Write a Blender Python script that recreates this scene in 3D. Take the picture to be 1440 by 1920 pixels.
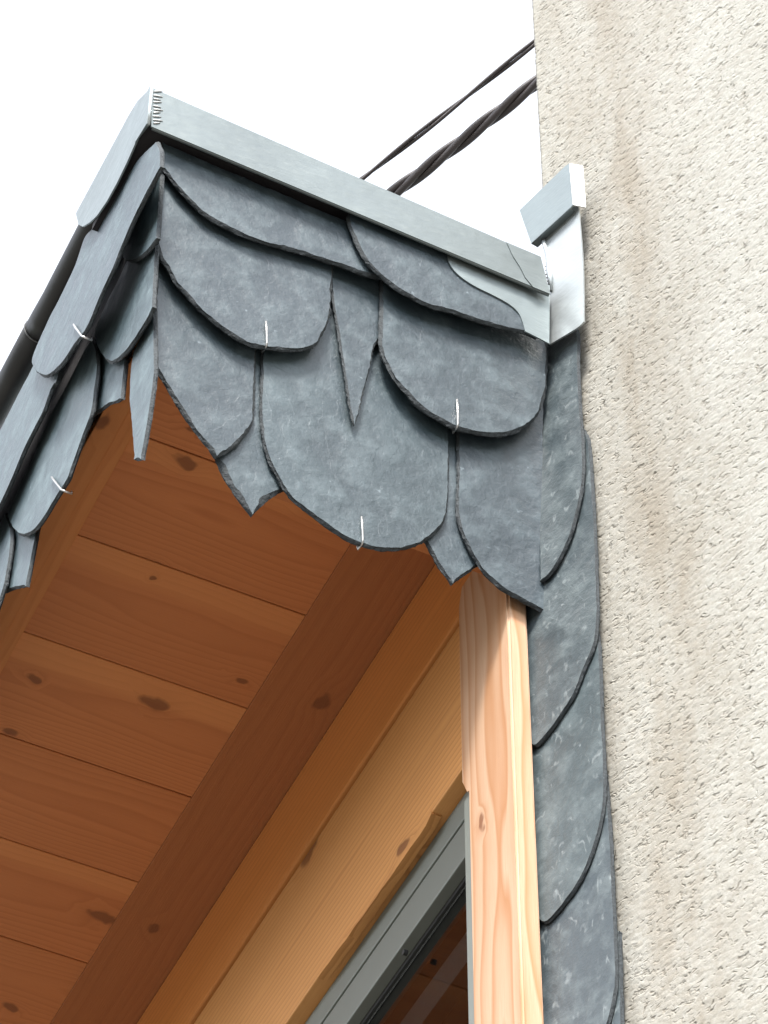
import bpy, bmesh, math, random
from mathutils import Vector, Matrix, noise as mnoise

# ------------------------------------------------------------------ scene, camera, light
scene = bpy.context.scene
for o in list(bpy.data.objects):
    bpy.data.objects.remove(o)
COL = scene.collection
RAD = math.radians

CAM = Vector((0.0, 0.0, 1.6))
FOC = 6500.0                                   # focal length in photo pixels (1440 x 1920)
RX = Vector((0.9021069697, -0.4315033770, 0.0028019411))     # camera right
RY = Vector((0.3300685764, 0.6858342974, -0.6486031540))     # camera down
RZ = Vector((0.2779527839, 0.5860342585, 0.7611216051))      # camera forward
cam_data = bpy.data.cameras.new("camera")
cam = bpy.data.objects.new("camera", cam_data)
COL.objects.link(cam)
m = Matrix((RX, -RY, -RZ)).transposed().to_4x4()
m.translation = CAM
cam.matrix_world = m
cam_data.sensor_fit = 'VERTICAL'
cam_data.sensor_height = 24.0
cam_data.lens = FOC / 1920.0 * 24.0
cam_data.clip_start = 0.05
cam_data.clip_end = 2000
scene.camera = cam

SUN_ELEV = 52.0
SUN_DIR = Vector((-0.52, -0.854, 0)).normalized() * math.cos(RAD(SUN_ELEV)) + Vector((0, 0, math.sin(RAD(SUN_ELEV))))
world = bpy.data.worlds.new("World")
scene.world = world
world.use_nodes = True
wn = world.node_tree
wn.nodes.clear()
sky = wn.nodes.new('ShaderNodeTexSky')
sky.sky_type = 'NISHITA'
sky.sun_disc = False
sky.sun_elevation = RAD(SUN_ELEV)
sky.sun_rotation = math.atan2(SUN_DIR.x, SUN_DIR.y)
sky.air_density = 1.0
sky.dust_density = 0.6
hs = wn.nodes.new('ShaderNodeHueSaturation')   # overcast: the blue is washed out of the sky
hs.inputs['Saturation'].default_value = 0.22
bg = wn.nodes.new('ShaderNodeBackground')
bg.inputs['Strength'].default_value = 0.122
wo = wn.nodes.new('ShaderNodeOutputWorld')
wn.links.new(sky.outputs[0], hs.inputs['Color'])
wn.links.new(hs.outputs[0], bg.inputs['Color'])
wn.links.new(bg.outputs[0], wo.inputs['Surface'])

sun_data = bpy.data.lights.new("sun", 'SUN')
sun_data.energy = 1.5
sun_data.angle = RAD(12)
sun_data.color = (1.0, 0.96, 0.9)
sun = bpy.data.objects.new("sun", sun_data)
COL.objects.link(sun)
sun.rotation_euler = SUN_DIR.to_track_quat('Z', 'Y').to_euler()
sun.location = (-3, -3, 9)

scene.view_settings.view_transform = 'Standard'
scene.view_settings.look = 'None'
scene.view_settings.exposure = 2.48
scene.view_settings.gamma = 1.0
scene.view_settings.use_curve_mapping = False
cy = scene.cycles
cy.max_bounces = 6
cy.diffuse_bounces = 3
cy.glossy_bounces = 3
cy.transmission_bounces = 4
cy.caustics_reflective = False
cy.caustics_refractive = False

# ------------------------------------------------------------------ measuring helpers
def ray(u, v):
    return RX * ((u - 720) / FOC) + RY * ((v - 960) / FOC) + RZ

def on(uv, n, c):
    """point of the sight line through photo pixel uv on the plane n.P = c"""
    d = ray(uv[0], uv[1])
    return CAM + d * ((c - n.dot(CAM)) / n.dot(d))

X0, Y0, Z0 = 1.0604, 3.0831, 6.065             # slated corner of the overhang
LEAN = 0.077                                   # the end face leans out at its top
ZS = 5.95                                      # soffit level
XW = 1.712                                     # face of the timber wall
XP = 1.703                                     # face of the upright board
A = RAD(18)
SD = Vector((math.sin(A), -math.cos(A), 0))    # along the slate strip, towards the viewer
SN = Vector((-math.cos(A), -math.sin(A), 0))   # out of the slate strip
SQ = Vector((1.765, 3.10, 0))

def front_plane(off, k=0.0, zb=0.0):
    n = Vector((0, 1, LEAN - k))
    return n, Y0 + LEAN * Z0 - off - k * zb
def side_plane(off, k=0.0, zb=0.0):
    n = Vector((1, 0, -k))
    return n, X0 - off - k * zb
def strip_plane(off, k=0.0, zb=0.0):
    n = SN + Vector((0, 0, k))
    return n, SN.dot(SQ) + off + k * zb

# ------------------------------------------------------------------ material helpers
def new_mat(name):
    mt = bpy.data.materials.new(name)
    mt.use_nodes = True
    nt = mt.node_tree
    nt.nodes.clear()
    out = nt.nodes.new('ShaderNodeOutputMaterial')
    b = nt.nodes.new('ShaderNodeBsdfPrincipled')
    nt.links.new(b.outputs[0], out.inputs['Surface'])
    return mt, nt, b, out

class N:
    def __init__(self, nt):
        self.nt = nt
    def link(self, a, b):
        self.nt.links.new(a, b)
    def add(self, t, **kw):
        n = self.nt.nodes.new(t)
        for k, v in kw.items():
            setattr(n, k, v)
        return n
    def setin(self, sock, v):
        if hasattr(v, 'is_output'):
            self.link(v, sock)
        else:
            sock.default_value = v
    def math(self, op, a, b=0.0, c=0.0, clamp=False):
        n = self.add('ShaderNodeMath', operation=op, use_clamp=clamp)
        self.setin(n.inputs[0], a); self.setin(n.inputs[1], b); self.setin(n.inputs[2], c)
        return n.outputs[0]
    def vmath(self, op, a, b=(0, 0, 0)):
        n = self.add('ShaderNodeVectorMath', operation=op)
        self.setin(n.inputs[0], a); self.setin(n.inputs[1], b)
        return n.outputs[1] if op in ('LENGTH', 'DOT_PRODUCT', 'DISTANCE') else n.outputs[0]
    def noise(self, vec, scale, detail=3.0, rough=0.5, dist=0.0):
        n = self.add('ShaderNodeTexNoise')
        self.setin(n.inputs['Vector'], vec)
        n.inputs['Scale'].default_value = scale
        n.inputs['Detail'].default_value = detail
        n.inputs['Roughness'].default_value = rough
        n.inputs['Distortion'].default_value = dist
        return n.outputs['Fac'], n.outputs['Color']
    def voronoi(self, vec, scale, feature='F1', rand=1.0):
        n = self.add('ShaderNodeTexVoronoi', feature=feature)
        self.setin(n.inputs['Vector'], vec)
        n.inputs['Scale'].default_value = scale
        n.inputs['Randomness'].default_value = rand
        return n
    def ramp(self, fac, stops, interp='LINEAR'):
        n = self.add('ShaderNodeValToRGB')
        n.color_ramp.interpolation = interp
        e = n.color_ramp.elements
        while len(e) > 1:
            e.remove(e[-1])
        e[0].position = stops[0][0]; e[0].color = self.rgba(stops[0][1])
        for p, c in stops[1:]:
            q = e.new(p); q.color = self.rgba(c)
        self.setin(n.inputs[0], fac)
        return n.outputs[0]
    def rgba(self, c):
        if isinstance(c, (int, float)):
            return (c, c, c, 1)
        return (c[0], c[1], c[2], 1)
    def mix(self, fac, a, b, blend='MIX'):
        n = self.add('ShaderNodeMix', data_type='RGBA', blend_type=blend)
        self.setin(n.inputs[0], fac)
        for s, v in ((n.inputs[6], a), (n.inputs[7], b)):
            if hasattr(v, 'is_output'): self.link(v, s)
            else: s.default_value = self.rgba(v)
        return n.outputs[2]
    def mapping(self, vec, scale=(1, 1, 1), loc=(0, 0, 0), rot=(0, 0, 0)):
        n = self.add('ShaderNodeMapping')
        self.setin(n.inputs['Vector'], vec)
        n.inputs['Scale'].default_value = scale
        n.inputs['Location'].default_value = loc
        n.inputs['Rotation'].default_value = rot
        return n.outputs[0]
    def objvec(self, spread=7.0):
        """object coordinates shifted by a random amount per object"""
        tc = self.add('ShaderNodeTexCoord')
        oi = self.add('ShaderNodeObjectInfo')
        s = self.math('MULTIPLY', oi.outputs['Random'], spread)
        cmb = self.add('ShaderNodeCombineXYZ')
        self.link(s, cmb.inputs[0]); self.setin(cmb.inputs[1], self.math('MULTIPLY', s, 1.7)); self.setin(cmb.inputs[2], self.math('MULTIPLY', s, -2.3))
        return self.vmath('ADD', tc.outputs['Object'], cmb.outputs[0]), tc.outputs['Object'], oi.outputs['Random']
    def bump(self, h, strength, dist, normal=None):
        n = self.add('ShaderNodeBump')
        n.inputs['Strength'].default_value = strength
        n.inputs['Distance'].default_value = dist
        self.setin(n.inputs['Height'], h)
        if normal is not None: self.link(normal, n.inputs['Normal'])
        return n.outputs[0]

def slate_material(name='slate', veins=0.35, pale=1.0, tint=(1, 1, 1)):
    mt, nt, b, out = new_mat(name)
    q = N(nt)
    v, raw, rnd = q.objvec()
    big, _ = q.noise(v, 6, 4, 0.6)
    mid, midc = q.noise(v, 22, 5, 0.62)
    fine, _ = q.noise(v, 230, 3, 0.65)
    base = q.ramp(big, [(0.28, (0.037, 0.051, 0.056)), (0.5, (0.055, 0.074, 0.079)), (0.74, (0.086, 0.111, 0.114))])
    base = q.mix(q.math('MULTIPLY', rnd, 0.75), base, (0.040, 0.052, 0.061))
    # cleavage: thin split layers ending in irregular contour steps
    lay, _ = q.noise(q.mapping(v, (1, 1, 0.7)), 4.5, 4, 0.55)
    stp = q.math('MULTIPLY', lay, 13.0)
    fl = q.math('SUBTRACT', stp, q.math('FLOOR', stp))
    rim = q.ramp(fl, [(0.0, 1.0), (0.05, 0.0), (0.95, 0.0), (1.0, 1.0)])
    steps = q.math('DIVIDE', q.math('ADD', q.math('FLOOR', stp), q.ramp(fl, [(0.0, 0.0), (0.05, 1.0)])), 13.0)
    cl = q.ramp(mid, [(0.46, 0.0), (0.78, 1.0)])
    base = q.mix(q.math('MULTIPLY', cl, 0.6), base, (0.19, 0.225, 0.23))
    dk = q.ramp(mid, [(0.25, 1.0), (0.42, 0.0)])
    base = q.mix(q.math('MULTIPLY', dk, 0.35), base, (0.040, 0.048, 0.054))
    # pale scuffs: short strokes left by handling and splitting, gathered in places
    dv = q.vmath('ADD', q.mapping(v, (1, 1, 0.42), rot=(0.5, 0.4, 0.3)), q.vmath('MULTIPLY', midc, (0.012, 0.012, 0.012)))
    st, _ = q.noise(dv, 46, 1.5, 0.45, 0.5)
    line = q.math('SUBTRACT', 1.0, q.math('MULTIPLY', q.math('ABSOLUTE', q.math('SUBTRACT', st, 0.5)), 20.0), clamp=True)
    m1, _ = q.noise(v, 42, 2, 0.5)
    gate = q.ramp(m1, [(0.635 - 0.115 * veins, 0.0), (0.74 - 0.10 * veins, 1.0)])
    scf = q.math('MULTIPLY', line, gate)
    base = q.mix(q.math('MULTIPLY', scf, 0.20 + 0.34 * veins), base, (0.34, 0.375, 0.38))
    ch, _ = q.noise(v, 60, 2, 0.5)
    spot = q.ramp(ch, [(0.73, 0.0), (0.79, 1.0)])
    base = q.mix(q.math('MULTIPLY', spot, 0.5), base, (0.34, 0.37, 0.38))
    base = q.mix(q.math('MULTIPLY', q.math('MULTIPLY', rim, cl), 0.14), base, (0.24, 0.27, 0.275))
    base = q.mix(q.math('MULTIPLY', fine, 0.3), base, (0.055, 0.067, 0.074))
    if pale != 1.0:
        base = q.vmath('MULTIPLY', base, tuple(pale * t_ for t_ in tint))
    q.link(base, b.inputs['Base Color'])
    q.link(q.ramp(mid, [(0.3, 0.36), (0.7, 0.55)]), b.inputs['Roughness'])
    b.inputs['Specular IOR Level'].default_value = 0.5
    n1 = q.bump(q.math('ADD', q.math('ADD', q.math('MULTIPLY', big, 0.8), q.math('MULTIPLY', mid, 0.4)), q.math('MULTIPLY', steps, 0.28)), 0.8, 0.009)
    n2 = q.bump(fine, 0.45, 0.001, n1)
    q.link(n2, b.inputs['Normal'])
    return mt

def wood_material(name, axis, light=(0.66, 0.335, 0.125), dark=(0.40, 0.155, 0.045), ring=150.0, pith=(0.0, 0.03), contrast=0.75, knot=5.0, knot_th=0.10, rough=0.55, wob=0.03, flat=2, knot_has=0.45, sap=None):
    """axis = grain direction (0 x, 1 y, 2 z); growth rings cut lengthwise, with knots"""
    mt, nt, b, out = new_mat(name)
    q = N(nt)
    v, raw, rnd = q.objvec(5.0)
    sc = [1.0, 1.0, 1.0]; sc[axis] = 0.10
    vs = q.mapping(v, tuple(sc))
    w1, w1c = q.noise(vs, 9, 2, 0.5)
    # knots
    sp = q.add('ShaderNodeSeparateXYZ'); q.link(v, sp.inputs[0])
    across = [i for i in range(3) if i not in (axis, flat)][0]
    cmb = q.add('ShaderNodeCombineXYZ')
    wk, _ = q.noise(v, 25, 2, 0.5)
    wk = q.math('MULTIPLY', wk, 0.03)
    q.link(q.math('ADD', q.math('MULTIPLY', sp.outputs[axis], 0.62), wk), cmb.inputs[0])
    q.link(q.math('ADD', sp.outputs[across], wk), cmb.inputs[1])
    vor = q.voronoi(cmb.outputs[0], knot)
    vor.voronoi_dimensions = '2D'
    sepc = q.add('ShaderNodeSeparateColor'); q.link(vor.outputs['Color'], sepc.inputs[0])
    has = q.math('GREATER_THAN', sepc.outputs[0], knot_has)
    ksz = q.math('MULTIPLY', q.math('ADD', sepc.outputs[1], 0.35), knot_th)
    kd = q.math('DIVIDE', vor.outputs['Distance'], ksz)
    kfall = q.math('MULTIPLY', has, q.math('SUBTRACT', 1.0, q.math('MULTIPLY', kd, 0.38), clamp=True))
    kcore = q.math('MULTIPLY', has, q.ramp(kd, [(0.65, 1.0), (1.0, 0.0)]))
    # rings
    sep = q.add('ShaderNodeSeparateXYZ'); q.link(v, sep.inputs[0])
    rw = q.add('ShaderNodeSeparateXYZ'); q.link(raw, rw.inputs[0])
    ax = [i for i in range(3) if i != axis]
    wv = q.math('MULTIPLY', q.math('SUBTRACT', w1, 0.5), wob * 2)
    a1 = q.math('ADD', q.math('ADD', rw.outputs[ax[0]], pith[0]), wv)
    a2 = q.math('ADD', q.math('ADD', rw.outputs[ax[1]], pith[1]), q.math('MULTIPLY', rnd, 0.03))
    r = q.math('SQRT', q.math('ADD', q.math('MULTIPLY', a1, a1), q.math('MULTIPLY', a2, a2)))
    lo, _ = q.noise(q.mapping(v, tuple(0.35 if i == axis else 1.0 for i in range(3))), 7, 1.5, 0.5)
    r = q.math('ADD', r, q.math('MULTIPLY', lo, wob))
    r = q.math('ADD', r, q.math('MULTIPLY', kfall, 0.018))
    ph = q.math('FRACT', q.math('MULTIPLY', r, ring))
    late = q.ramp(ph, [(0.0, 0.0), (0.55, 0.35), (0.86, 1.0), (1.0, 0.0)])
    fb = [60.0, 60.0, 60.0]; fb[axis] = 2.2
    fib, _ = q.noise(q.mapping(v, tuple(fb)), 8, 3, 0.6)
    tone, _ = q.noise(vs, 3.0, 2, 0.5)
    col = q.mix(q.math('MULTIPLY', late, contrast), light, dark)
    col = q.mix(q.math('MULTIPLY', q.math('SUBTRACT', fib, 0.35, clamp=True), 0.6), col, dark)
    col = q.mix(q.math('MULTIPLY', q.ramp(tone, [(0.35, 0.0), (0.7, 1.0)]), 0.35), col, tuple(c * 0.72 for c in light))
    if sap:
        rs = q.add('ShaderNodeSeparateXYZ'); q.link(raw, rs.inputs[0])
        edge = q.math('ADD', q.math('MULTIPLY', rs.outputs[across], -1.0), q.math('MULTIPLY', q.math('SUBTRACT', tone, 0.5), 0.08))
        sb_ = q.math('MULTIPLY', q.ramp(edge, [(0.055, 0.0), (0.075, 1.0)]), q.math('GREATER_THAN', q.math('FRACT', q.math('MULTIPLY', rnd, 7.3)), 0.45))
        col = q.mix(q.math('MULTIPLY', sb_, 0.42), col, sap)
    col = q.mix(q.math('MULTIPLY', rnd, 0.22), col, dark)
    col = q.mix(q.math('MULTIPLY', q.math('POWER', kfall, 2.0), 0.3), col, (0.30, 0.11, 0.03))
    col = q.mix(q.math('MULTIPLY', kcore, 0.72), col, (0.15, 0.048, 0.016))
    q.link(col, b.inputs['Base Color'])
    b.inputs['Roughness'].default_value = rough
    b.inputs['Specular IOR Level'].default_value = 0.3
    n1 = q.bump(fib, 0.35, 0.0014)
    q.link(n1, b.inputs['Normal'])
    return mt

def zinc_material(name='zinc', col=(0.162, 0.186, 0.187), metal=0.55, rough=0.42):
    mt, nt, b, out = new_mat(name)
    q = N(nt)
    v, raw, rnd = q.objvec()
    n1, _ = q.noise(v, 7, 3, 0.5)
    n2, _ = q.noise(q.mapping(v, (1, 1, 3)), 45, 3, 0.6)
    c = q.mix(q.ramp(n1, [(0.35, 0.0), (0.7, 1.0)]), tuple(x * 0.92 for x in col), tuple(min(1, x * 1.08) for x in col))
    c = q.mix(q.math('MULTIPLY', q.ramp(n2, [(0.6, 0.0), (0.85, 1.0)]), 0.12), c, (0.4, 0.42, 0.41))
    q.link(c, b.inputs['Base Color'])
    b.inputs['Metallic'].default_value = metal
    q.link(q.ramp(n2, [(0.3, rough - 0.06), (0.7, rough + 0.1)]), b.inputs['Roughness'])
    q.link(q.bump(q.math('ADD', n1, q.math('MULTIPLY', n2, 0.12)), 0.5, 0.008), b.inputs['Normal'])
    return mt

def plain_material(name, col, rough=0.5, metal=0.0, bump=0.0, scale=60, vary=0.15):
    mt, nt, b, out = new_mat(name)
    q = N(nt)
    v, raw, rnd = q.objvec()
    n1, _ = q.noise(v, scale, 4, 0.6)
    c = q.mix(n1, tuple(x * (1 - vary) for x in col), tuple(min(1, x * (1 + vary)) for x in col))
    q.link(c, b.inputs['Base Color'])
    b.inputs['Roughness'].default_value = rough
    b.inputs['Metallic'].default_value = metal
    if bump: q.link(q.bump(n1, bump, 0.002), b.inputs['Normal'])
    return mt

def roughcast_material():
    mt, nt, b, out = new_mat('roughcast')
    q = N(nt)
    tc = q.add('ShaderNodeTexCoord')
    v = tc.outputs['Object']
    g1, g1c = q.noise(v, 46, 4, 0.6)
    wv = q.vmath('ADD', v, q.vmath('MULTIPLY', g1c, (0.010, 0.010, 0.010)))
    wv = q.mapping(wv, (0.62, 1, 1))
    stones = q.voronoi(wv, 105, 'F1')                       # thrown grit of mixed size
    lump = q.math('SUBTRACT', 1.0, q.math('MULTIPLY', stones.outputs['Distance'], 1.3), clamp=True)
    sc = q.add('ShaderNodeSeparateColor'); q.link(stones.outputs['Color'], sc.inputs[0])
    lump = q.math('MULTIPLY', lump, q.math('ADD', q.math('MULTIPLY', sc.outputs[0], 0.8), 0.2))
    wn_, _ = q.noise(wv, 70, 2, 0.5, 0.5)
    worm = q.math('SUBTRACT', 1.0, q.math('MULTIPLY', q.math('ABSOLUTE', q.math('SUBTRACT', wn_, 0.46)), 12.0), clamp=True)
    gt, _ = q.noise(q.mapping(v, (0.62, 1, 1)), 85, 2, 0.6)
    gate = q.ramp(gt, [(0.48, 0.0), (0.62, 1.0)])
    crev = q.math('MULTIPLY', worm, gate)
    fine, _ = q.noise(v, 330, 3, 0.65)
    h = q.math('ADD', q.math('MULTIPLY', lump, 0.42), q.math('MULTIPLY', g1, 0.62))
    h = q.math('SUBTRACT', h, q.math('MULTIPLY', crev, 0.55))
    h = q.math('ADD', h, q.math('MULTIPLY', fine, 0.13))
    # colour: grey-cream mortar, grains of many tones, rain stains along the edge
    tone, _ = q.noise(v, 2.6, 4, 0.65)
    grain, _ = q.noise(v, 170, 3, 0.6)
    c = q.ramp(tone, [(0.3, (0.308, 0.300, 0.268)), (0.7, (0.362, 0.358, 0.330))])
    c = q.mix(q.math('MULTIPLY', q.ramp(sc.outputs[1], [(0.0, 1.0), (0.5, 0.0)]), 0.3), c, (0.235, 0.21, 0.17))
    c = q.mix(q.math('MULTIPLY', q.ramp(grain, [(0.36, 1.0), (0.5, 0.0)]), 0.25), c, (0.20, 0.182, 0.15))
    c = q.mix(q.math('MULTIPLY', q.ramp(grain, [(0.56, 0.0), (0.70, 1.0)]), 0.5), c, (0.43, 0.425, 0.405))
    c = q.mix(q.math('MULTIPLY', crev, 0.52), c, (0.13, 0.112, 0.086))
    sx = q.add('ShaderNodeSeparateXYZ'); q.link(v, sx.inputs[0])
    wob, _ = q.noise(q.mapping(v, (1, 1, 0.25)), 7, 4, 0.65)
    dd = q.math('ADD', sx.outputs[0], q.math('MULTIPLY', q.math('SUBTRACT', wob, 0.5), 0.20))
    band = q.ramp(dd, [(0.0, 0.45), (0.12, 0.55), (0.19, 1.0), (0.25, 0.55), (0.40, 0.0)])
    brk, _ = q.noise(q.mapping(v, (1, 1, 0.3)), 11, 5, 0.7)
    band = q.math('MULTIPLY', band, q.ramp(brk, [(0.34, 0.15), (0.62, 1.0)]))
    c = q.mix(q.math('MULTIPLY', band, 0.72), c, (0.205, 0.172, 0.130))
    q.link(c, b.inputs['Base Color'])
    b.inputs['Roughness'].default_value = 0.9
    b.inputs['Specular IOR Level'].default_value = 0.15
    d = q.add('ShaderNodeDisplacement')
    d.inputs['Midlevel'].default_value = 0.5
    d.inputs['Scale'].default_value = 0.0031
    q.link(h, d.inputs['Height'])
    q.link(d.outputs[0], out.inputs['Displacement'])
    mt.displacement_method = 'BOTH'
    return mt

def glass_material():
    mt, nt, b, out = new_mat('window_glass')
    q = N(nt)
    b.inputs['Base Color'].default_value = (0.55, 0.6, 0.6, 1)
    b.inputs['Roughness'].default_value = 0.02
    b.inputs['IOR'].default_value = 1.32
    b.inputs['Transmission Weight'].default_value = 1.0
    return mt

def ground_material():
    mt, nt, b, out = new_mat('paving')
    q = N(nt)
    tc = q.add('ShaderNodeTexCoord')
    n1, _ = q.noise(tc.outputs['Object'], 0.7, 5, 0.6)
    n2, _ = q.noise(tc.outputs['Object'], 40, 3, 0.6)
    c = q.ramp(n1, [(0.3, (0.12, 0.112, 0.10)), (0.7, (0.165, 0.155, 0.14))])
    c = q.mix(q.math('MULTIPLY', n2, 0.5), c, (0.10, 0.095, 0.085))
    q.link(c, b.inputs['Base Color'])
    b.inputs['Roughness'].default_value = 0.9
    q.link(q.bump(n2, 0.4, 0.01), b.inputs['Normal'])
    return mt

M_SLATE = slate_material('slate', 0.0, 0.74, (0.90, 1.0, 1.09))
M_SLATE_W = slate_material('slate_veined', 0.7, 1.0, (0.94, 1.0, 1.12))
M_EDGE = plain_material('slate_broken_edge_shade', (0.026, 0.032, 0.036), 0.85, 0, 0.9, 190, 0.75)  # broken edges coloured near black to deepen the shade lines under the slates
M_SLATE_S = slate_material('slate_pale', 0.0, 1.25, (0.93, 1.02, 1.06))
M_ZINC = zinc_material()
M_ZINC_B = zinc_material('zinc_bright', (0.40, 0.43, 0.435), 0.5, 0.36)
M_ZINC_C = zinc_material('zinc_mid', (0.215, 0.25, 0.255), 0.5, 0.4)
M_SOLDER = plain_material('solder', (0.50, 0.50, 0.49), 0.45, 0.6, 0.6, 300)
M_STEEL = plain_material('stainless_wire', (0.5, 0.49, 0.48), 0.3, 0.8)
M_FELT = plain_material('black_underlay', (0.018, 0.016, 0.018), 0.9, 0, 0.3)
M_BLACK = plain_material('anthracite_metal', (0.008, 0.008, 0.008), 0.5, 0.0, 0.05, 20)
M_BLACKJ = plain_material('worn_sleeve', (0.10, 0.10, 0.10), 0.5)
M_ALU = plain_material('grey_lacquer', (0.185, 0.20, 0.18), 0.45, 0.1, 0.05, 30, 0.05)
M_RUBBER = plain_material('dark_seal', (0.02, 0.02, 0.02), 0.7)
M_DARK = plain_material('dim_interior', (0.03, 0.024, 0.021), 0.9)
M_GLASS = glass_material()
M_CABLE = plain_material('cable_sheath', (0.05, 0.040, 0.039), 0.45, 0, 0.1, 60, 0.15)
M_WOODX = wood_material('larch_planks', 0, light=(0.56, 0.208, 0.070), dark=(0.37, 0.112, 0.034), ring=95, pith=(0.02, 0.06), contrast=0.5, knot=8.0, knot_th=0.11, wob=0.035, flat=2, knot_has=0.55, sap=(0.72, 0.31, 0.105))
M_WOODY = wood_material('larch_beam', 1, light=(0.72, 0.36, 0.125), dark=(0.40, 0.145, 0.038), ring=75, pith=(0.055, 0.0), contrast=0.6, knot=4.6, knot_th=0.12, wob=0.012, flat=0, knot_has=0.6)
M_WOODYP = wood_material('larch_plate', 1, light=(0.68, 0.275, 0.076), dark=(0.42, 0.14, 0.034), ring=75, pith=(0.055, 0.0), contrast=0.45, knot=4.6, knot_th=0.12, wob=0.012, flat=0, knot_has=0.6)
M_WOODYD = wood_material('larch_dark_board', 1, light=(0.39, 0.14, 0.045), dark=(0.26, 0.08, 0.024), ring=80, pith=(0.03, 0.05), contrast=0.4, knot=5.0, knot_th=0.14, wob=0.02, flat=2, knot_has=0.4)
M_WOODYE = wood_material('larch_edge_board', 1, light=(0.62, 0.255, 0.08), dark=(0.40, 0.13, 0.035), ring=80, pith=(0.03, 0.05), contrast=0.4, knot=5.0, knot_th=0.06, wob=0.02, flat=2, knot_has=0.8)
M_WOODZ = wood_material('larch_board', 2, light=(0.56, 0.385, 0.265), dark=(0.40, 0.17, 0.06), ring=44, pith=(-0.028, 0.02), contrast=0.8, knot=6.0, knot_th=0.10, wob=0.06, flat=0, knot_has=0.6)
M_ROUGH = roughcast_material()
M_GROUND = ground_material()

# ------------------------------------------------------------------ object helpers
ROOT = {}
def thing(name, label, cat, loc, group=None):
    o = bpy.data.objects.new(name, None)
    o.empty_display_size = 0.2
    COL.objects.link(o)
    o.location = loc
    o['label'] = label; o['category'] = cat
    if group: o['group'] = group
    ROOT[o.name] = Vector(loc)
    return o

def wloc(o):
    p = Vector(o.location)
    while o.parent:
        o = o.parent
        p += Vector(o.location)
    return p

def link(name, bm, mats, parent=None, smooth=False, center=True, label=None):
    """bmesh in world coordinates -> one object with its origin at its middle"""
    me = bpy.data.meshes.new(name)
    bmesh.ops.recalc_face_normals(bm, faces=bm.faces)
    c = Vector((0, 0, 0))
    if center:
        lo = Vector((min(v.co[i] for v in bm.verts) for i in range(3)))
        hi = Vector((max(v.co[i] for v in bm.verts) for i in range(3)))
        c = (lo + hi) / 2
        for v in bm.verts: v.co -= c
    bm.to_mesh(me); bm.free()
    for mt in (mats if isinstance(mats, (list, tuple)) else [mats]):
        me.materials.append(mt)
    if smooth:
        for p in me.polygons: p.use_smooth = True
    o = bpy.data.objects.new(name, me)
    COL.objects.link(o)
    if parent:
        o.parent = parent
        o.location = c - wloc(parent)
    else:
        o.location = c
    if label: o['label'] = label
    return o

def add_box(bm, lo, hi, bevel=0.0, seg=2):
    x0, y0, z0 = lo; x1, y1, z1 = hi
    vs = [bm.verts.new(p) for p in ((x0, y0, z0), (x1, y0, z0), (x1, y1, z0), (x0, y1, z0), (x0, y0, z1), (x1, y0, z1), (x1, y1, z1), (x0, y1, z1))]
    fs = [bm.faces.new([vs[i] for i in f]) for f in ((0, 3, 2, 1), (4, 5, 6, 7), (0, 1, 5, 4), (1, 2, 6, 5), (2, 3, 7, 6), (3, 0, 4, 7))]
    if bevel:
        es = list({e for f in fs for e in f.edges})
        bmesh.ops.bevel(bm, geom=es, offset=bevel, segments=seg, affect='EDGES', profile=0.6)

def box(name, lo, hi, mat, parent=None, bevel=0.0, label=None):
    bm = bmesh.new()
    add_box(bm, lo, hi, bevel)
    return link(name, bm, mat, parent, label=label)

def add_prism(bm, pts, off):
    """polygon pts (3-D, planar) thickened by the vector off"""
    a = [bm.verts.new(p) for p in pts]
    b = [bm.verts.new(p + off) for p in pts]
    bm.faces.new(a); bm.faces.new(b[::-1])
    n = len(a)
    for i in range(n):
        bm.faces.new((a[i], b[i], b[(i + 1) % n], a[(i + 1) % n]))

def prism(name, pts, off, mat, parent=None, bevel=0.0, label=None):
    bm = bmesh.new()
    add_prism(bm, pts, off)
    if bevel:
        bmesh.ops.bevel(bm, geom=list(bm.edges), offset=bevel, segments=2, affect='EDGES')
    return link(name, bm, mat, parent, label=label)

def add_tube(bm, pts, rad, seg=8, squash=None, spin=0.0):
    rings = []
    n = len(pts)
    up = Vector((0.13, 0.27, 0.95)).normalized()
    for i, p in enumerate(pts):
        t = (pts[min(i + 1, n - 1)] - pts[max(i - 1, 0)]).normalized()
        s = t.cross(up).normalized(); u = s.cross(t).normalized()
        r = rad[i] if isinstance(rad, (list, tuple)) else rad
        rings.append([bm.verts.new(p + (s * math.cos(2 * math.pi * k / seg) + u * math.sin(2 * math.pi * k / seg)) * r) for k in range(seg)])
    for i in range(n - 1):
        for k in range(seg):
            bm.faces.new((rings[i][k], rings[i][(k + 1) % seg], rings[i + 1][(k + 1) % seg], rings[i + 1][k]))
    bm.faces.new(rings[0][::-1]); bm.faces.new(rings[-1])

def spline(pts, step=4.0):
    """closed outline; a third entry of 1 marks a sharp corner; the rest is a smooth curve (photo pixels)"""
    n = len(pts)
    P = [Vector((p[0], p[1])) for p in pts]
    C = [len(p) > 2 and p[2] == 1 for p in pts]
    out = []
    for i in range(n):
        p1, p2 = P[i], P[(i + 1) % n]
        p0 = P[i - 1] if not C[i] else p1 * 2 - p2
        p3 = P[(i + 2) % n] if not C[(i + 1) % n] else p2 * 2 - p1
        k = max(1, int((p2 - p1).length / step))
        for j in range(k):
            t = j / k
            out.append(0.5 * ((2 * p1) + (p2 - p0) * t + (2 * p0 - 5 * p1 + 4 * p2 - p3) * t * t + (3 * p1 - p0 - 3 * p2 + p3) * t ** 3))
    return out

def fbm(v):
    return mnoise.noise(v) + 0.5 * mnoise.noise(v * 2.3) + 0.3 * mnoise.noise(v * 5.1)

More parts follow.
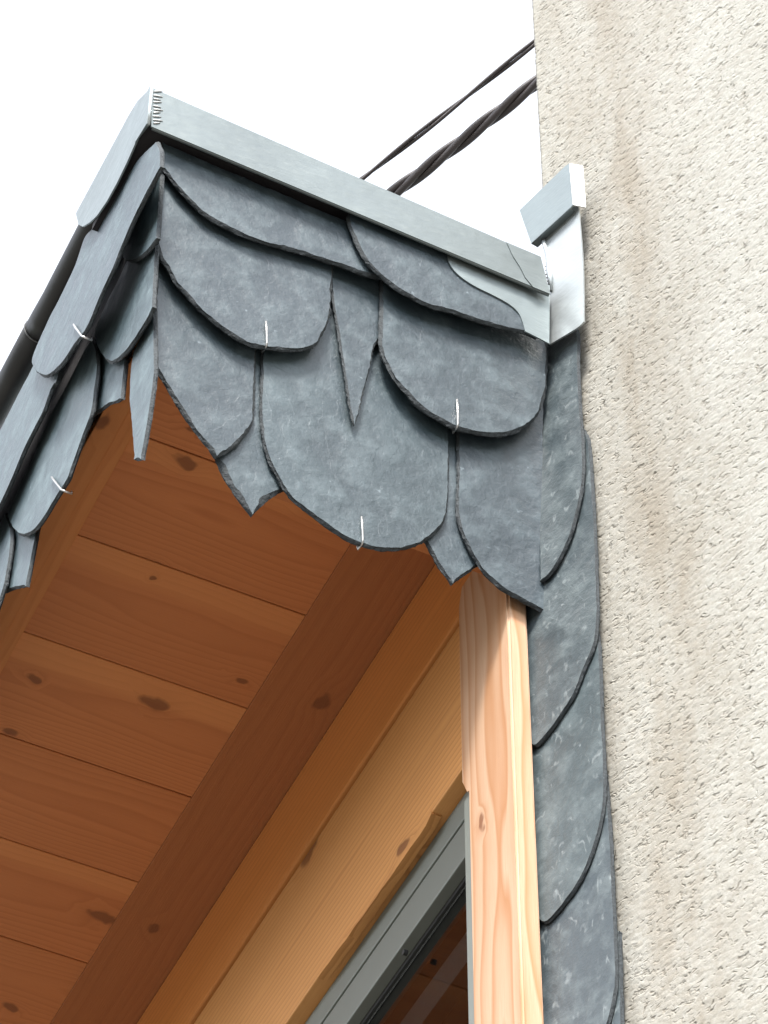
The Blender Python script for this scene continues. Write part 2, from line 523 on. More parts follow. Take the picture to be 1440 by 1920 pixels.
SEED = [0]
def slate(outline, plane, mat, parent, t=0.008, chamfer=0.005, jag=0.0022, label=None, step=4.0):
    """a hand-dressed slate: flat face, chipped and bevelled edge, real thickness"""
    SEED[0] += 1
    sd = Vector((SEED[0] * 3.7, SEED[0] * -1.9, SEED[0] * 0.77))
    n, c = plane
    nrm = n.normalized()
    if nrm.dot(RZ) > 0: nrm = -nrm                       # towards the viewer
    pts = [on(p, n, c) for p in spline(outline, step)]
    e1 = nrm.orthogonal().normalized(); e2 = nrm.cross(e1)
    o = sum(pts, Vector()) / len(pts)
    Q = [Vector(((p - o).dot(e1), (p - o).dot(e2))) for p in pts]
    area = sum(Q[i].x * Q[(i + 1) % len(Q)].y - Q[(i + 1) % len(Q)].x * Q[i].y for i in range(len(Q)))
    if area < 0: Q.reverse()
    m_ = len(Q)
    nor = []
    for i in range(m_):
        d = Q[(i + 1) % m_] - Q[i - 1]
        nor.append(Vector((d.y, -d.x)).normalized() if d.length > 1e-9 else Vector((0, 0)))
    # the bevel narrows towards sharp corners so that it never folds over itself
    acc = [0.0]
    for i in range(m_): acc.append(acc[-1] + (Q[(i + 1) % m_] - Q[i]).length)
    tot = acc[-1]
    corners = []
    for i in range(m_):
        d1 = Q[i] - Q[i - 1]; d2 = Q[(i + 1) % m_] - Q[i]
        if d1.length > 1e-7 and d2.length > 1e-7:
            an = abs(d1.angle_signed(d2, 0.0))
            if an > 0.5: corners.append((acc[i], math.tan(max(0.12, (math.pi - an) / 2))))
    fac = []
    for i in range(m_):
        lim = 1.0
        for cpos, tn in corners:
            dd = abs(acc[i] - cpos); dd = min(dd, tot - dd)
            lim = min(lim, 0.03 + dd * min(tn, 2.0) * 0.5 / max(chamfer * 1.9, 1e-6))
        fac.append(lim)
    bm = bmesh.new()
    def ring(f_in, f_dep):
        r = []
        for i in range(m_):
            w = o + e1 * Q[i].x + e2 * Q[i].y
            q = Q[i] - nor[i] * f_in(w) * fac[i]
            r.append(bm.verts.new(o + e1 * q.x + e2 * q.y + nrm * f_dep(w)))
        return r
    j = lambda w, s, a: fbm(w * s + sd) * a
    r0 = ring(lambda w: 0.001 + j(w, 70, jag), lambda w: -t)
    r1 = ring(lambda w: -0.0003 + j(w, 90, jag), lambda w: -t * 0.62 + j(w, 60, 0.0009))
    r2 = ring(lambda w: chamfer * 0.42 + j(w, 60, jag * 0.8) + 0.0006, lambda w: -t * 0.30 + j(w, 55, 0.0010))
    r3 = ring(lambda w: chamfer * (1.0 + 0.9 * fbm(w * 22 + sd)) + 0.0012 + j(w, 110, jag * 0.6), lambda w: 0.0)
    for a, b_ in ((r0, r1), (r1, r2), (r2, r3)):
        for i in range(m_):
            bm.faces.new((a[i], a[(i + 1) % m_], b_[(i + 1) % m_], b_[i]))
    for f in bm.faces: f.material_index = 1            # broken edge, its shade put into the dark colour
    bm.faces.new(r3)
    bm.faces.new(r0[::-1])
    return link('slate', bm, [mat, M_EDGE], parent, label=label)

def hook(uv_top, uv_bot, plane, parent, r=0.0015, t=0.012):
    """bent wire hook holding the foot of a slate"""
    n, c = plane
    nrm = n.normalized()
    if nrm.dot(RZ) > 0: nrm = -nrm
    a = on(uv_top, n, c) + nrm * r * 1.2
    b_ = on(uv_bot, n, c) + nrm * r * 1.2
    mid = a.lerp(b_, 0.55) + nrm * 0.002
    q = (a - b_).normalized()
    pts = [a + nrm * 0.002, a.lerp(mid, 0.5) + nrm * 0.0015, mid, b_ + q * 0.004 + nrm * 0.001, b_, b_ - nrm * 0.004 - q * 0.002, b_ - nrm * (t + 0.004) - q * 0.001, b_ - nrm * (t + 0.008) + q * 0.03]
    bm = bmesh.new()
    add_tube(bm, pts, [r * 0.9, r * 1.25, r, r, r, r, r, r], 8)
    return link('slate_hook', bm, M_STEEL, parent, smooth=True)

# ================================================================== GROUND
bm = bmesh.new()
bmesh.ops.create_grid(bm, x_segments=2, y_segments=2, size=400)
g = link('ground', bm, M_GROUND, center=False)
g['kind'] = 'structure'

bm = bmesh.new()  # unseen ring of slopes, added to block low sky light on the timber
rings_ = []
NA = 96
for r_, hmax in ((150, 0.0), (190, 22), (240, 48), (300, 68), (360, 80)):
    row = []
    for i in range(NA):
        a = 2 * math.pi * i / NA
        h_ = hmax * (0.85 + 0.28 * mnoise.noise(Vector((math.cos(a) * 2.2, math.sin(a) * 2.2, r_ * 0.01))))
        row.append(bm.verts.new((r_ * math.cos(a), r_ * math.sin(a), h_ - 0.3)))
    rings_.append(row)
for k in range(len(rings_) - 1):
    for i in range(NA):
        bm.faces.new((rings_[k][i], rings_[k][(i + 1) % NA], rings_[k + 1][(i + 1) % NA], rings_[k + 1][i]))
hl = link('horizon_light_blocker', bm, plain_material('blocker_dark_green', (0.055, 0.07, 0.035), 0.95, 0, 0.6, 0.15, 0.4), smooth=True, center=False)
hl['kind'] = 'structure'

# ================================================================== ROUGHCAST WALL
wall_off = -0.022
far_c = on((1011, 250), *strip_plane(wall_off)); far_c.z = 0
W_A = 1.9                                      # the wall runs on towards the viewer
W_B = 0.35                                     # its thickness
ND = Vector((math.cos(A), math.sin(A), 0))
def wall_path():
    """plan outline: far return -> long face -> near return"""
    pts = []
    for i in range(1, 7): pts.append(far_c + ND * (0.12 - 0.02 * i))
    k = 180
    for i in range(1, k + 1): pts.append(far_c + SD * (0.72 * i / k))
    for i in range(1, 13): pts.append(far_c + SD * (0.72 + (W_A - 0.72) * i / 12))
    for i in range(1, 5): pts.append(far_c + SD * W_A + ND * (W_B * i / 4))
    return pts
path = wall_path()
zs_ = [0.0 + 0.36 * i for i in range(12)]
z = 4.35
while z < 7.3:
    zs_.append(z); z += 0.004
zs_ += [7.4, 7.6]
bm = bmesh.new()
grid = [[bm.verts.new(Vector((p.x, p.y, zz))) for p in path] for zz in zs_]
for i in range(len(zs_) - 1):
    for j in range(len(path) - 1):
        bm.faces.new((grid[i][j], grid[i][j + 1], grid[i + 1][j + 1], grid[i + 1][j]))
# top and back close the block
tb = [Vector((p.x, p.y, 7.6)) for p in (path[-1], path[-1] - SD * W_A, path[0])]
b1 = bm.verts.new(tb[1]); 
bm.faces.new(grid[-1] + [b1])
c0 = bm.verts.new(Vector((tb[1].x, tb[1].y, 0)))
bm.faces.new((grid[0][-1], c0, b1) + tuple(grid[i][-1] for i in range(len(zs_) - 1, 0, -1)))
bm.faces.new((c0,) + tuple(grid[i][0] for i in range(len(zs_))) + (b1,))
# local frame: origin at the far bottom corner, x along the end face, y along the long face
MW = Matrix((SD, ND, Vector((0, 0, 1)))).transposed()
inv = MW.inverted()
for v in bm.verts: v.co = inv @ (v.co - far_c)
wall = link('roughcast_wall', bm, M_ROUGH, None, smooth=True, center=False)
wall.matrix_world = Matrix.Translation(far_c) @ MW.to_4x4()
wall['label'] = 'cream roughcast house wall with brown rain stains beside the slate strip'
wall['category'] = 'wall'

# ================================================================== DORMER
dormer = thing('dormer', 'timber dormer with slate-clad overhang, pale zinc edging and larch soffit', 'dormer', (1.75, 3.2, 0))

# --- roof slab and carcass behind the cladding
box('roof_slab', (X0 + 0.075, 3.19, ZS + 0.045), (3.6, 6.4, 6.27), M_FELT, dormer)
box('roof_covering', (1.09, 3.21, 6.322), (3.6, 6.4, 6.335), M_ZINC, dormer)
box('roof_deck', (1.0122, 3.0312, 6.302), (1.722, 3.22, 6.320), M_FELT, dormer)
box('roof_deck', (1.0122, 3.2205, 6.304), (1.12, 3.275, 6.321), M_FELT, dormer)
box('roof_deck', (1.06, 3.2755, 6.330), (1.12, 6.3, 6.345), M_FELT, dormer)
# house wall under the window and the room behind the glass
box('lower_wall', (XW + 0.06, 3.33, 0.0), (XW + 0.3, 6.3, 4.0), plain_material('cream_render', (0.55, 0.52, 0.46), 0.9, 0, 0.5, 90), dormer)
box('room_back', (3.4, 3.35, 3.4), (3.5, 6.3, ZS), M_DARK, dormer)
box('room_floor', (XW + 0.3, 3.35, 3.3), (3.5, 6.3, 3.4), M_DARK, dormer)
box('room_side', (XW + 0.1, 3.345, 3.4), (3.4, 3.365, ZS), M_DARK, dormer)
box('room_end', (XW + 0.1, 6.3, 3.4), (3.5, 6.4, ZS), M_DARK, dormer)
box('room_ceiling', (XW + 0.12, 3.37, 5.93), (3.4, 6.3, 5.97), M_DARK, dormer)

# --- boards that carry the slates
n_, c_ = front_plane(-0.062)
fb = [on(p, n_, c_) for p in ((312, 268), (314, 655), (415, 828), (487, 924), (520, 935), (920, 1083), (1002, 1113), (1012, 1098), (1010, 590))]
prism('backing_board', fb, Vector((0, -0.027, 0)), M_WOODX, dormer)
n_, c_ = front_plane(-0.033)
prism('underlay', [on(p, n_, c_) for p in ((306, 215), (312, 640), (420, 815), (490, 890), (840, 1020), (1010, 1080), (1016, 520))], Vector((0, 0.0012, 0)), M_FELT, dormer)
n_, c_ = side_plane(-0.022)
sb = [Vector((X0 + 0.022, yy, zz)) for yy, zz in ((3.10, 6.40), (3.4, 6.42), (6.3, 6.42), (6.3, 5.962), (3.13, 5.962))]
prism('underlay', sb, Vector((0.018, 0, 0)), M_FELT, dormer)

# --- soffit planks
pl = 0.2415; y_start = 3.3735
xl, xr = 1.150, 1.572
SLATS = []
for k in range(-1, 12):
    a = y_start + pl * k
    b2 = a + pl
    if k == -1: a = 3.15
    bm = bmesh.new()
    add_box(bm, (xl - 0.02, a + 0.0013, ZS), (xr + 0.02, b2 - 0.0013, ZS + 0.022), 0.0022, 2)
    link('soffit_plank', bm, M_WOODX, dormer)
box('edge_board', (X0 + 0.026, 3.15, ZS - 0.012), (1.124, 6.28, ZS + 0.01), M_WOODYE, dormer, 0.002)
box('edge_board', (1.1245, 3.15, ZS - 0.006), (1.151, 6.28, ZS + 0.012), M_WOODYE, dormer, 0.002)
box('soffit_edge_board', (1.568, 3.15, ZS - 0.004), (XW + 0.03, 6.28, ZS + 0.018), M_WOODYD, dormer, 0.0015)

# --- timber wall: plate, lintel, upright board
box('wall_plate', (XW, 3.20, 5.7335), (XW + 0.09, 6.28, ZS - 0.006), M_WOODYP, dormer, 0.004)
box('lintel', (XW + 0.004, 3.23, 5.392), (XW + 0.10, 6.28, 5.7195), M_WOODY, dormer, 0.003)
# splintered lower arris of the lintel
bm = bmesh.new()
rows = []
for i in range(41):
    y = 3.44 + 0.42 * i / 40
    w = 0.010 * min(1, i / 1.5) * (1 - (i / 40) ** 3) + 0.002 * mnoise.noise(Vector((y * 30, 0, 0)))
    rows.append([bm.verts.new((XW + 0.0035, y, 5.396)), bm.verts.new((XW + 0.003, y, 5.390 - max(0.001, w))), bm.verts.new((XW + 0.02, y, 5.390 - max(0.001, w) * 0.8)), bm.verts.new((XW + 0.022, y, 5.396))])
for i in range(40):
    for k in range(4):
        bm.faces.new((rows[i][k], rows[i + 1][k], rows[i + 1][(k + 1) % 4], rows[i][(k + 1) % 4]))
bm.faces.new(rows[0]); bm.faces.new(rows[-1][::-1])
link('splintered_edge', bm, M_WOODY, dormer)
# upright board with its notch
yf, yb = 3.1445, 3.309
prof = [(yf, 3.45), (yb - 0.0215, 3.45), (yb - 0.0215, 5.297), (yb - 0.015, 5.30), (yb, 5.335), (yb, 5.73), (yb - 0.012, 5.766), (yf, 5.766)]
bm = bmesh.new()
add_prism(bm, [Vector((XP, y, z)) for y, z in prof], Vector((0.034, 0, 0)))
ed = [e for e in bm.edges if abs(e.verts[0].co.z - e.verts[1].co.z) > 0.2 and e.verts[0].co.y < yf + 0.001]
bmesh.ops.bevel(bm, geom=ed, offset=0.004, segments=3, affect='EDGES')
link('post', bm, M_WOODZ, dormer, label='sunlit larch upright with curved grain')

# --- window
win = box('window', (XW + 0.030, 3.312, 5.338), (XW + 0.095, 6.2, 5.3885), M_ALU, dormer, 0.002)          # head of the fixed frame
bm = bmesh.new()
add_box(bm, (XW + 0.0315, 3.325, 5.2605), (XW + 0.088, 6.14, 5.3345), 0.002)
add_box(bm, (XW + 0.0315, 3.325, 3.72), (XW + 0.088, 6.14, 3.80), 0.002)
add_box(bm, (XW + 0.0315, 3.325, 3.80), (XW + 0.088, 3.345, 5.2605), 0.002)
add_box(bm, (XW + 0.0315, 6.07, 3.80), (XW + 0.088, 6.14, 5.2605), 0.002)
sash = link('sash', bm, M_ALU, win)
bm = bmesh.new()
add_box(bm, (XW - 0.006, 3.289, 3.5), (XW + 0.06, 3.3115, 5.296), 0.0012)
link('jamb', bm, M_ALU, win)
box('far_jamb', (XW + 0.03, 6.145, 3.66), (XW + 0.09, 6.2, 5.337), M_ALU, win)
box('sill', (XW - 0.02, 3.312, 3.62), (XW + 0.12, 6.2, 3.715), M_ALU, win, 0.003)
box('seal', (XW + 0.050, 3.345, 5.2505), (XW + 0.075, 6.07, 5.2600), M_RUBBER, win)
box('pane', (XW + 0.055, 3.346, 3.801), (XW + 0.059, 6.069, 5.2500), M_GLASS, win)
box('inner_frame', (XW + 0.063, 3.346, 5.105), (XW + 0.09, 6.069, 5.165), plain_material('inner_rail', (0.25, 0.23, 0.2), 0.5), win)
p = on((759, 1786), Vector((1, 0, 0)), XW + 0.03)
bm = bmesh.new()
add_tube(bm, [p + Vector((0.004, 0, 0)), p + Vector((-0.003, 0, 0))], 0.0048, 10)
link('screw', bm, M_RUBBER, win)

# --- slates of the end face
FR = lambda off, zb, k=0.05: front_plane(off, k, zb)
def fz(uv): return on(uv, *front_plane(0)).z
def sz(uv): return on(uv, *side_plane(0)).z
def wz(uv): return on(uv, *strip_plane(0)).z

F = {}
F['1a'] = (FR(0.016, fz((560, 470))), [(305, 266, 1), (298, 277), (297, 290), (303, 309), (314, 325), (332, 348), (360, 379), (392, 407), (430, 427), (456, 440), (500, 455), (555, 470), (627, 492), (678, 511), (712, 520), (740, 526, 1), (745, 453, 1)])
F['1b'] = (FR(0.029, fz((850, 582))), [(662, 384, 1), (654, 399), (653, 410), (658, 429), (671, 461), (689, 490), (710, 512), (737, 535), (766, 553), (807, 573), (847, 583), (912, 605), (985, 623), (1008, 632, 1), (1008, 545, 1)])
F['2a'] = (FR(0.010, fz((540, 650))), [(303, 300, 1), (302, 325), (298, 400), (294, 453), (301, 482), (315, 501), (329, 527), (346, 546), (368, 571), (401, 601), (435, 627), (467, 644), (492, 650), (518, 654), (543, 656), (575, 653), (596, 643), (606, 625), (616, 606), (621, 582), (623, 540), (627, 495), (628, 450, 1), (420, 380, 1)])
F['2b'] = (FR(0.004, fz((665, 796)), 0.035), [(615, 470, 1), (624, 560), (634, 625), (643, 681), (650, 727), (658, 776), (665, 797, 1), (673, 775), (685, 725), (694, 690), (702, 651), (711, 632), (713, 564), (713, 500, 1)])
F['2c'] = (FR(0.013, fz((930, 806))), [(714, 490, 1), (714, 560), (712, 634), (715, 656), (727, 686), (745, 715), (766, 739), (796, 768), (836, 792), (856, 802), (882, 808), (912, 814), (941, 815), (972, 807), (997, 791), (1012, 773), (1022, 746), (1027, 718), (1028, 655), (1022, 615, 1), (850, 560, 1)])
F['3a'] = (FR(-0.003, fz((408, 853)), 0.032), [(298, 430, 1), (292, 520), (287, 600), (284, 672, 1), (331, 752), (368, 808), (407, 855, 1), (424, 848), (444, 834), (463, 812), (475, 792), (479, 760), (481, 700), (482, 620, 1), (380, 540, 1)])
F['3b'] = (FR(-0.002, fz((720, 1026)), 0.032), [(493, 620, 1), (491, 680), (489, 740), (490, 790), (494, 822), (503, 856), (517, 886), (534, 915), (552, 937), (575, 955), (615, 985), (657, 1012), (702, 1027), (747, 1029), (782, 1020), (802, 1009), (824, 991), (838, 966), (842, 912), (843, 843), (841, 800), (838, 720, 1), (740, 560, 1), (640, 545, 1), (520, 590, 1)])
F['3c'] = (FR(-0.001, fz((1000, 1135)), 0.032), [(859, 760, 1), (858, 816), (859, 886), (857, 950), (862, 983), (874, 1013), (893, 1049), (912, 1075), (941, 1101), (985, 1127), (1025, 1148, 1), (1026, 1030), (1021, 886), (1021, 740, 1), (990, 690, 1), (880, 690, 1)])
F['4a'] = (FR(-0.013, fz((473, 962)), 0.02), [(394, 838, 1), (435, 914), (474, 965, 1), (500, 938), (536, 916, 1), (560, 850, 1), (520, 640, 1), (470, 640, 1), (425, 770, 1)])
F['4b'] = (FR(-0.013, fz((848, 1092)), 0.02), [(798, 1012, 1), (824, 1059), (849, 1094, 1), (872, 1077), (901, 1055, 1), (885, 900, 1), (870, 780, 1), (832, 780, 1), (825, 900, 1)])
FS = {}
for k in ('4a', '4b', '3a', '3b', '3c', '2b', '2a', '2c', '1a', '1b'):
    ch = {'1a': 0.0028, '1b': 0.003, '2a': 0.0028, '2c': 0.0035, '3a': 0.0035, '4a': 0.007, '2b': 0.0012}.get(k, 0.0018)
    FS[k] = slate(F[k][1], F[k][0], M_SLATE, dormer, t=0.0045 if k in ('2b',) else 0.0072, chamfer=ch, jag=0.0020)
hook((497, 606), (499, 648), F['2a'][0], FS['2a'])
hook((855, 752), (857, 800), F['2c'][0], FS['2c'])
hook((676, 972), (679, 1018), F['3b'][0], FS['3b'])

# --- slates of the long side
SR = lambda off, zb, k=0.04: side_plane(off, k, zb)
S = {}
S['1a'] = (SR(0.036, sz((70, 700)), 0.03), [(301, 280, 1), (301, 312, 1), (275, 360), (250, 410), (226, 466), (212, 502), (190, 549), (170, 598), (158, 622), (140, 645), (118, 678), (101, 696), (84, 706), (69, 699), (60, 686), (60, 671), (73, 638), (95, 590), (113, 556), (140, 498), (158, 446), (172, 428), (190, 406), (220, 362), (258, 300), (293, 264, 1)])
S['1b'] = (SR(0.024, sz((-100, 1100)), 0.02), [(150, 560, 1), (110, 702), (97, 726), (81, 770), (66, 800), (45, 842), (25, 890), (10, 924), (-10, 965), (-45, 1030), (-80, 1078), (-105, 1090), (-120, 1075), (-118, 1050), (-60, 920), (0, 806), (33, 741), (62, 685), (90, 620, 1)])
S['1c'] = (SR(0.014, sz((-260, 1500)), 0.02), [(-60, 960, 1), (-80, 1090), (-150, 1260), (-230, 1420), (-275, 1475), (-300, 1460), (-290, 1420), (-200, 1220), (-130, 1080), (-100, 1000, 1)])
S['2a'] = (SR(0.010, sz((240, 489)), 0.03), [(303, 305, 1), (275, 371), (250, 424), (232, 469), (230, 482), (239, 490), (255, 487), (273, 473), (294, 446, 1)])
S['3a'] = (SR(0.004, sz((207, 678)), 0.03), [(294, 420, 1), (286, 575, 1), (277, 595), (262, 620), (239, 654), (222, 672), (207, 680), (194, 671), (182, 651), (177, 631), (181, 611), (200, 566), (221, 525), (237, 490), (258, 450, 1)])
S['2b'] = (SR(0.004, sz((40, 1002)), 0.03), [(173, 634, 1), (181, 662), (182, 694), (177, 733), (171, 773), (157, 811), (135, 873), (125, 900), (104, 933), (80, 973), (60, 996), (41, 1004), (26, 994), (16, 977), (15, 961), (30, 926), (62, 857), (94, 779), (125, 722), (156, 660)])
S['2c'] = (SR(0.002, sz((-125, 1330)), 0.03), [(10, 962, 1), (19, 988), (20, 1018), (13, 1068), (3, 1112), (-30, 1205), (-75, 1292), (-105, 1332), (-130, 1335), (-145, 1310), (-110, 1210), (-40, 1050)])
S['4a'] = (SR(-0.008, sz((200, 765)), 0.02), [(178, 655, 1), (235, 672, 1), (227, 747, 1), (215, 754), (203, 757), (188, 768), (172, 778, 1), (176, 720)])
S['4b'] = (SR(-0.006, sz((257, 860)), 0.01), [(288, 560, 1), (268, 620), (251, 658), (245, 690), (242, 748), (247, 804), (251, 862, 1), (264, 861, 1), (276, 795), (285, 735), (290, 690, 1)])
S['4c'] = (SR(-0.008, sz((27, 1100)), 0.02), [(15, 975, 1), (70, 985, 1), (59, 1044), (48, 1099, 1), (28, 1102), (2, 1112, 1), (-8, 1040)])
S['4d'] = (SR(-0.008, sz((-140, 1420)), 0.02), [(-155, 1300, 1), (-100, 1310, 1), (-112, 1370), (-122, 1425, 1), (-145, 1430), (-170, 1440, 1), (-178, 1370)])
SS = {}
for k in ('4a', '4b', '4c', '4d', '3a', '2c', '2b', '2a', '1c', '1b', '1a'):
    SS[k] = slate(S[k][1], S[k][0], M_SLATE_S, dormer, t=0.007, chamfer=0.0015, jag=0.0016)
hook((142, 610), (157, 632), S['1a'][0], SS['1a'], r=0.0016)
hook((101, 896), (119, 920), S['2b'][0], SS['2b'], r=0.0016)
# the side goes on beyond the picture: plain courses of the same slates
rng = random.Random(4)
for r_, (zt, zb) in enumerate(((6.30, 6.17), (6.22, 5.99), (6.08, 5.86))):
    y = 4.35 + 0.1 * r_
    while y < 6.1:
        w = rng.uniform(0.24, 0.3)
        bm = bmesh.new()
        xx = X0 + 0.012 - 0.006 * (2 - r_)
        arc = [(y, zt), (y, zb + 0.05)] + [(y + w * (0.5 - 0.5 * math.cos(math.pi * i / 10)), zb + 0.05 - 0.05 * math.sin(math.pi * i / 10)) for i in range(1, 10)] + [(y + w - 0.004, zb + 0.05), (y + w - 0.004, zt)]
        add_prism(bm, [Vector((xx + (q[1] - zb) * 0.03, q[0], q[1])) for q in arc], Vector((0.008, 0, 0)))
        link('slate', bm, M_SLATE, dormer)
        y += w

# --- slate strip against the roughcast wall
WR = lambda off, zb, k=0.022: strip_plane(off, k, zb)
W = {}
W['1'] = (WR(0.012, wz((1030, 1070))), [(1022, 640, 1), (1039, 639), (1072, 613), (1082, 618), (1084, 640), (1084, 690), (1088, 770), (1092, 822), (1093, 872), (1090, 916), (1081, 958), (1068, 1004), (1048, 1048), (1028, 1078), (1012, 1090, 1), (1008, 800, 1)])
W['2'] = (WR(0.010, wz((1000, 1395))), [(1040, 800, 1), (1094, 803, 1), (1104, 830), (1111, 920), (1116, 1012), (1119, 1106), (1120, 1150), (1114, 1205), (1093, 1257), (1076, 1300), (1052, 1338), (1031, 1368), (1004, 1398), (990, 1393), (972, 1385, 1), (968, 1120, 1)])
W['3'] = (WR(0.010, wz((1020, 1725))), [(1040, 1160, 1), (1117, 1168, 1), (1124, 1222), (1129, 1360), (1132, 1410), (1133, 1468), (1130, 1518), (1117, 1575), (1093, 1638), (1066, 1681), (1025, 1728), (1004, 1722), (985, 1715, 1), (980, 1390, 1)])
W['4'] = (WR(0.010, wz((1030, 2070))), [(1050, 1440, 1), (1135, 1448, 1), (1144, 1562), (1149, 1671), (1153, 1752), (1155, 1835), (1149, 1878), (1135, 1930), (1110, 1985), (1075, 2030), (1035, 2075), (1010, 2070), (995, 2060, 1), (990, 1720, 1)])
W['5'] = (WR(0.010, wz((1040, 2420))), [(1070, 1740, 1), (1161, 1745, 1), (1166, 1915), (1172, 2100), (1176, 2200), (1168, 2260), (1145, 2320), (1100, 2390), (1060, 2430), (1020, 2425), (1000, 2400, 1), (998, 2050, 1)])
for k in ('5', '4', '3', '2', '1'):
    slate(W[k][1], W[k][0], M_SLATE_W, dormer, t=0.007, chamfer=0.001, jag=0.0012)
# strip battens behind
n_, c_ = strip_plane(-0.016)
prism('strip_board', [on(p, n_, c_) for p in ((1024, 670), (1070, 670), (1085, 900), (1128, 1915), (1012, 1915), (985, 1400), (1020, 900))], -SN * 0.004, M_FELT, dormer)

# --- zinc edging
n_, c_ = Vector((0, 1, 0)), 3.027
ft = [on(p, n_, c_) for p in ((284, 164), (1013, 482), (1031, 551), (284, 237))]
bm = bmesh.new()
add_prism(bm, ft, Vector((0, 0.003, 0)))
# folded top: runs back onto the roof
add_prism(bm, [ft[0] + Vector((0, 0.0032, -0.001)), ft[1] + Vector((0, 0.0032, -0.001)), ft[1] + Vector((0, 0.075, -0.06)), ft[0] + Vector((0, 0.075, -0.06))], Vector((0, 0, -0.002)))
# rolled lower edge
add_tube(bm, [ft[3] + Vector((0.003, 0.004, 0.002)), ft[2] + Vector((0, 0.004, 0.002))], 0.0035, 8)
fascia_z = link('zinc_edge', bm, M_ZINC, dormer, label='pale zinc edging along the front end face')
# return side, with the overlapped corner cap
XT = 1.0085
n_, c_ = Vector((1, 0, 0)), XT
side = [(275, 167), (257, 190), (240, 218), (142, 400), (147, 421), (155, 425), (168, 417), (182, 404), (201, 376), (218, 345), (238, 304), (258, 258), (281, 238)]
st_ = [on(p, n_, c_) for p in side]
st_[0].y = st_[-1].y = 3.0275
st_[0].z = ft[0].z; st_[-1].z = ft[3].z
bm = bmesh.new()
add_prism(bm, st_, Vector((0.003, 0, 0)))
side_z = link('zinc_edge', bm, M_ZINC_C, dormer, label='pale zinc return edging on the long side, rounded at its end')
bm = bmesh.new()
cap = [Vector((XT - 0.0025, 3.0245, ft[0].z + 0.002)), Vector((XT - 0.0025, 3.075, ft[0].z + 0.004)), Vector((XT - 0.0025, 3.075, ft[3].z + 0.012)), Vector((XT - 0.0025, 3.0245, ft[3].z - 0.001))]
add_prism(bm, cap, Vector((0.0022, 0, 0)))
link('corner_cap', bm, M_ZINC_C, side_z)
# bright arris bead and solder marks at the corner
bm = bmesh.new()
add_tube(bm, [Vector((XT + 0.001, 3.026, ft[0].z + 0.008)), Vector((XT + 0.001, 3.026, ft[3].z))], 0.0032, 8)
link('corner_bead', bm, M_ZINC_B, fascia_z, smooth=True)
def solder(uvs, plane, r, parent, wide=1.0):
    bm = bmesh.new()
    nrm = plane[0].normalized()
    if nrm.dot(RZ) > 0: nrm = -nrm
    for (a, b_) in uvs:
        p0, p1 = on(a, *plane), on(b_, *plane)
        add_tube(bm, [p0, p0.lerp(p1, 0.3) + nrm * r * 0.3, p0.lerp(p1, 0.7) + nrm * r * 0.3, p1], [r * 0.5, r, r * 0.8, r * 0.4], 6)
    o = link('solder_seam', bm, M_SOLDER, parent, smooth=True)
    o['kind'] = 'stuff'
pf = (Vector((0, 1, 0)), 3.0265)
rr = random.Random(2)
marks = []
for i in range(10):
    y = 172 + i * 6.6
    marks.append(((287 + rr.uniform(-1, 1), y), (303 + rr.uniform(-4, 3), y + rr.uniform(-1, 5))))
solder(marks, pf, 0.0016, fascia_z)

# soaker on the end face, under the edging
n_, c_ = front_plane(0.0315, 0.03, 6.15)
sk = spline([(843, 462, 1), (840, 482), (846, 499), (862, 517), (890, 536), (930, 556), (956, 571), (972, 586), (979, 601), (985, 621, 1), (1005, 631), (1030, 644, 1), (1031, 535, 1)], 4)
prism('zinc_soaker', [on(p, n_, c_) for p in sk], Vector((0, 0.0025, 0)), M_ZINC_C, dormer)
# soldered end piece of the edging
n_, c_ = Vector((0, 1, 0)), 3.0255
prism('end_patch', [on(p, n_, c_) for p in ((950, 454), (1014, 481), (1032, 551), (1000, 538), (985, 520), (975, 500), (962, 480))], Vector((0, 0.0013, 0)), M_ZINC, fascia_z)
# flashing on the wall
n_, c_ = strip_plane(0.020)
fl = spline([(1030, 646, 1), (1089, 609), (1094, 590), (1094, 540), (1092, 480), (1084, 380, 1), (1012, 440, 1), (1026, 500), (1030, 548)], 6)
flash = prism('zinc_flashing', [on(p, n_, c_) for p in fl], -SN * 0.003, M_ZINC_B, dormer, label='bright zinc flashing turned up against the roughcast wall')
# upper flashing piece standing proud over it
n_, c_ = strip_plane(0.034)
up = [on(p, n_, c_) for p in ((974, 394), (1060, 311), (1067, 307), (1074, 384), (1068, 391), (996, 457))]
bm = bmesh.new()
add_prism(bm, up, -SN * 0.003)
add_prism(bm, [up[5], up[4], up[4] - SN * 0.016 + Vector((0, 0, 0.004)), up[5] - SN * 0.016 + Vector((0, 0, 0.004))], Vector((0, 0, 0.002)))
upper = link('upper_flashing', bm, M_ZINC_C, dormer, label='folded zinc strip above the flashing, next to the wall')
bm = bmesh.new()
q0, q1 = up[2], up[3]
add_prism(bm, [q0 + SD * 0.0005, q1 + SD * 0.0005, q1 + SD * 0.012 - SN * 0.02, q0 + SD * 0.014 - SN * 0.02], -SD * 0.002 - SN * 0.001)
link('side_fold', bm, M_SOLDER, upper)
marks = []
for i in range(9):
    y = 478 + i * 7.0
    marks.append(((1022 + rr.uniform(-1, 1) , y + rr.uniform(-1, 1)), (1034 + rr.uniform(-2, 2), y + rr.uniform(-3, 3))))
solder(marks, strip_plane(0.0206), 0.0022, flash)
bm = bmesh.new()
pa = [on(p, *strip_plane(0.022)) for p in ((1018, 446), (1022, 462), (1029, 480), (1031, 510), (1033, 545))]
add_tube(bm, pa, [0.003, 0.0045, 0.006, 0.006, 0.003], 10)
link('solder_bead', bm, M_ZINC_B, flash, smooth=True)

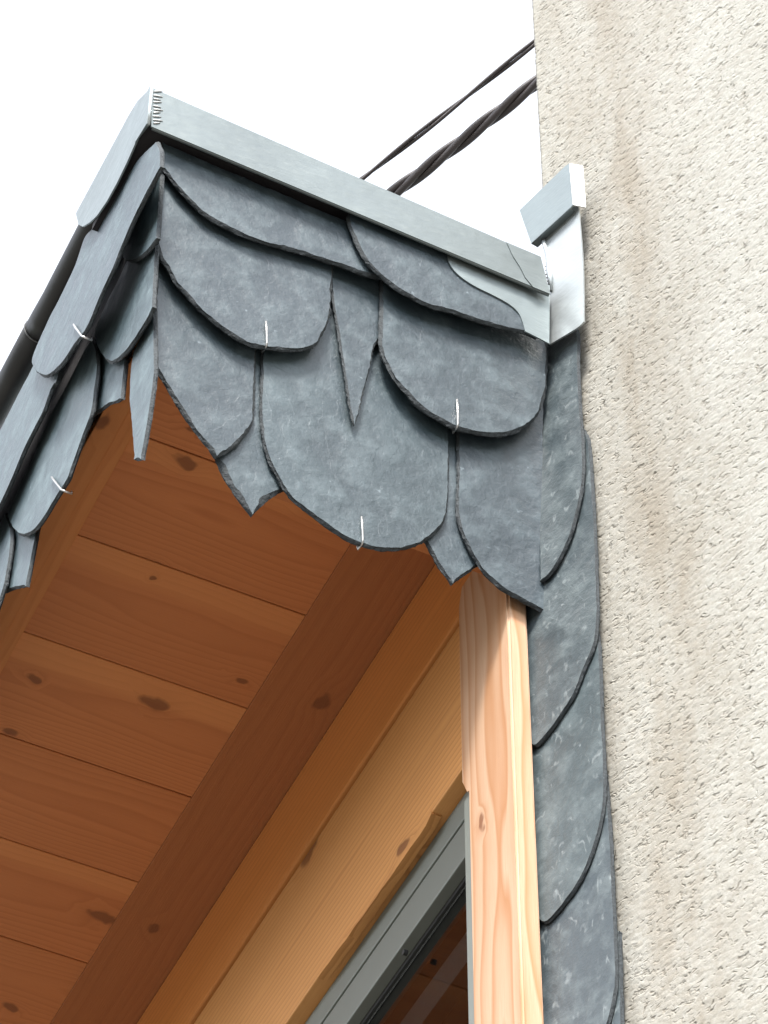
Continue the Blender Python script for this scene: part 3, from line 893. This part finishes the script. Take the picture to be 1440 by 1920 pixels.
# --- black pipe lying along the top of the long side, two lengths with a sleeve joint
PR = 0.025
def pipe_axis(uv, r):
    p_ = on(uv, Vector((1, 0, 0)), 1.030)
    return Vector((1.030 + 0.939 * r, p_.y, p_.z - 0.343 * r))
pa_, pb_, pc_, pd_ = pipe_axis((150, 415), PR), pipe_axis((83, 545), PR), pipe_axis((49, 606), PR + 0.003), pipe_axis((0, 695), PR + 0.003)
def pipe(pts, rad):
    bm = bmesh.new()
    add_tube(bm, pts, rad, 20)
    return link('roof_pipe', bm, M_BLACK, dormer, smooth=True)
d1 = (pb_ - pa_).normalized(); d2 = (pd_ - pc_).normalized()
p1 = pipe([pa_ - d1 * 0.06, pa_, pa_.lerp(pb_, 0.9), pb_, pb_.lerp(pc_, 0.6), pc_ - d2 * 0.002], [PR, PR, PR, PR, PR + 0.002, PR + 0.003])
pipe([pc_ + d2 * 0.001, pd_, pd_ + d2 * 2.3], [PR + 0.0035, PR + 0.002, PR + 0.002])
bm = bmesh.new()
add_tube(bm, [pc_ - d2 * 0.0012, pc_ + d2 * 0.0008], PR + 0.0048, 20)
link('pipe_joint', bm, M_BLACKJ, p1, smooth=False)

# ================================================================== CABLES
def cable(name, uv0, uv1, dist, r, strands, pitch, label, sr):
    a = CAM + ray(*uv0) * dist; b_ = CAM + ray(*uv1) * dist
    d = (b_ - a)
    a2 = a - d * 0.9; b2 = b_ + d * 3.0
    ax = d.normalized(); s = ax.cross(Vector((0, 0, 1))).normalized(); u = s.cross(ax)
    L = (b2 - a2).length
    n = int(L / 0.012)
    root = thing(name, label, 'cable', a2, 'overhead cables')
    for k in range(strands):
        pts = []
        for i in range(n + 1):
            t = i / n
            ph = 2 * math.pi * (t * L / pitch + k / strands)
            sag = -0.05 * (1 - (2 * t - 1) ** 2)
            pts.append(a2.lerp(b2, t) + s * r * math.cos(ph) + u * r * math.sin(ph) + Vector((0, 0, sag + 0.03)))
        bm = bmesh.new()
        add_tube(bm, pts, sr, 8)
        link('strand', bm, M_CABLE, root, smooth=True)
cable('power_cable', (1000, 82), (672, 332), 7.5, 0.0042, 2, 0.52, 'thinner dark twisted cable, the upper one against the sky', 0.0042)
cable('power_cable', (1002, 158), (735, 356), 7.5, 0.0085, 3, 0.34, 'thicker dark twisted cable, the lower one against the sky', 0.0082)
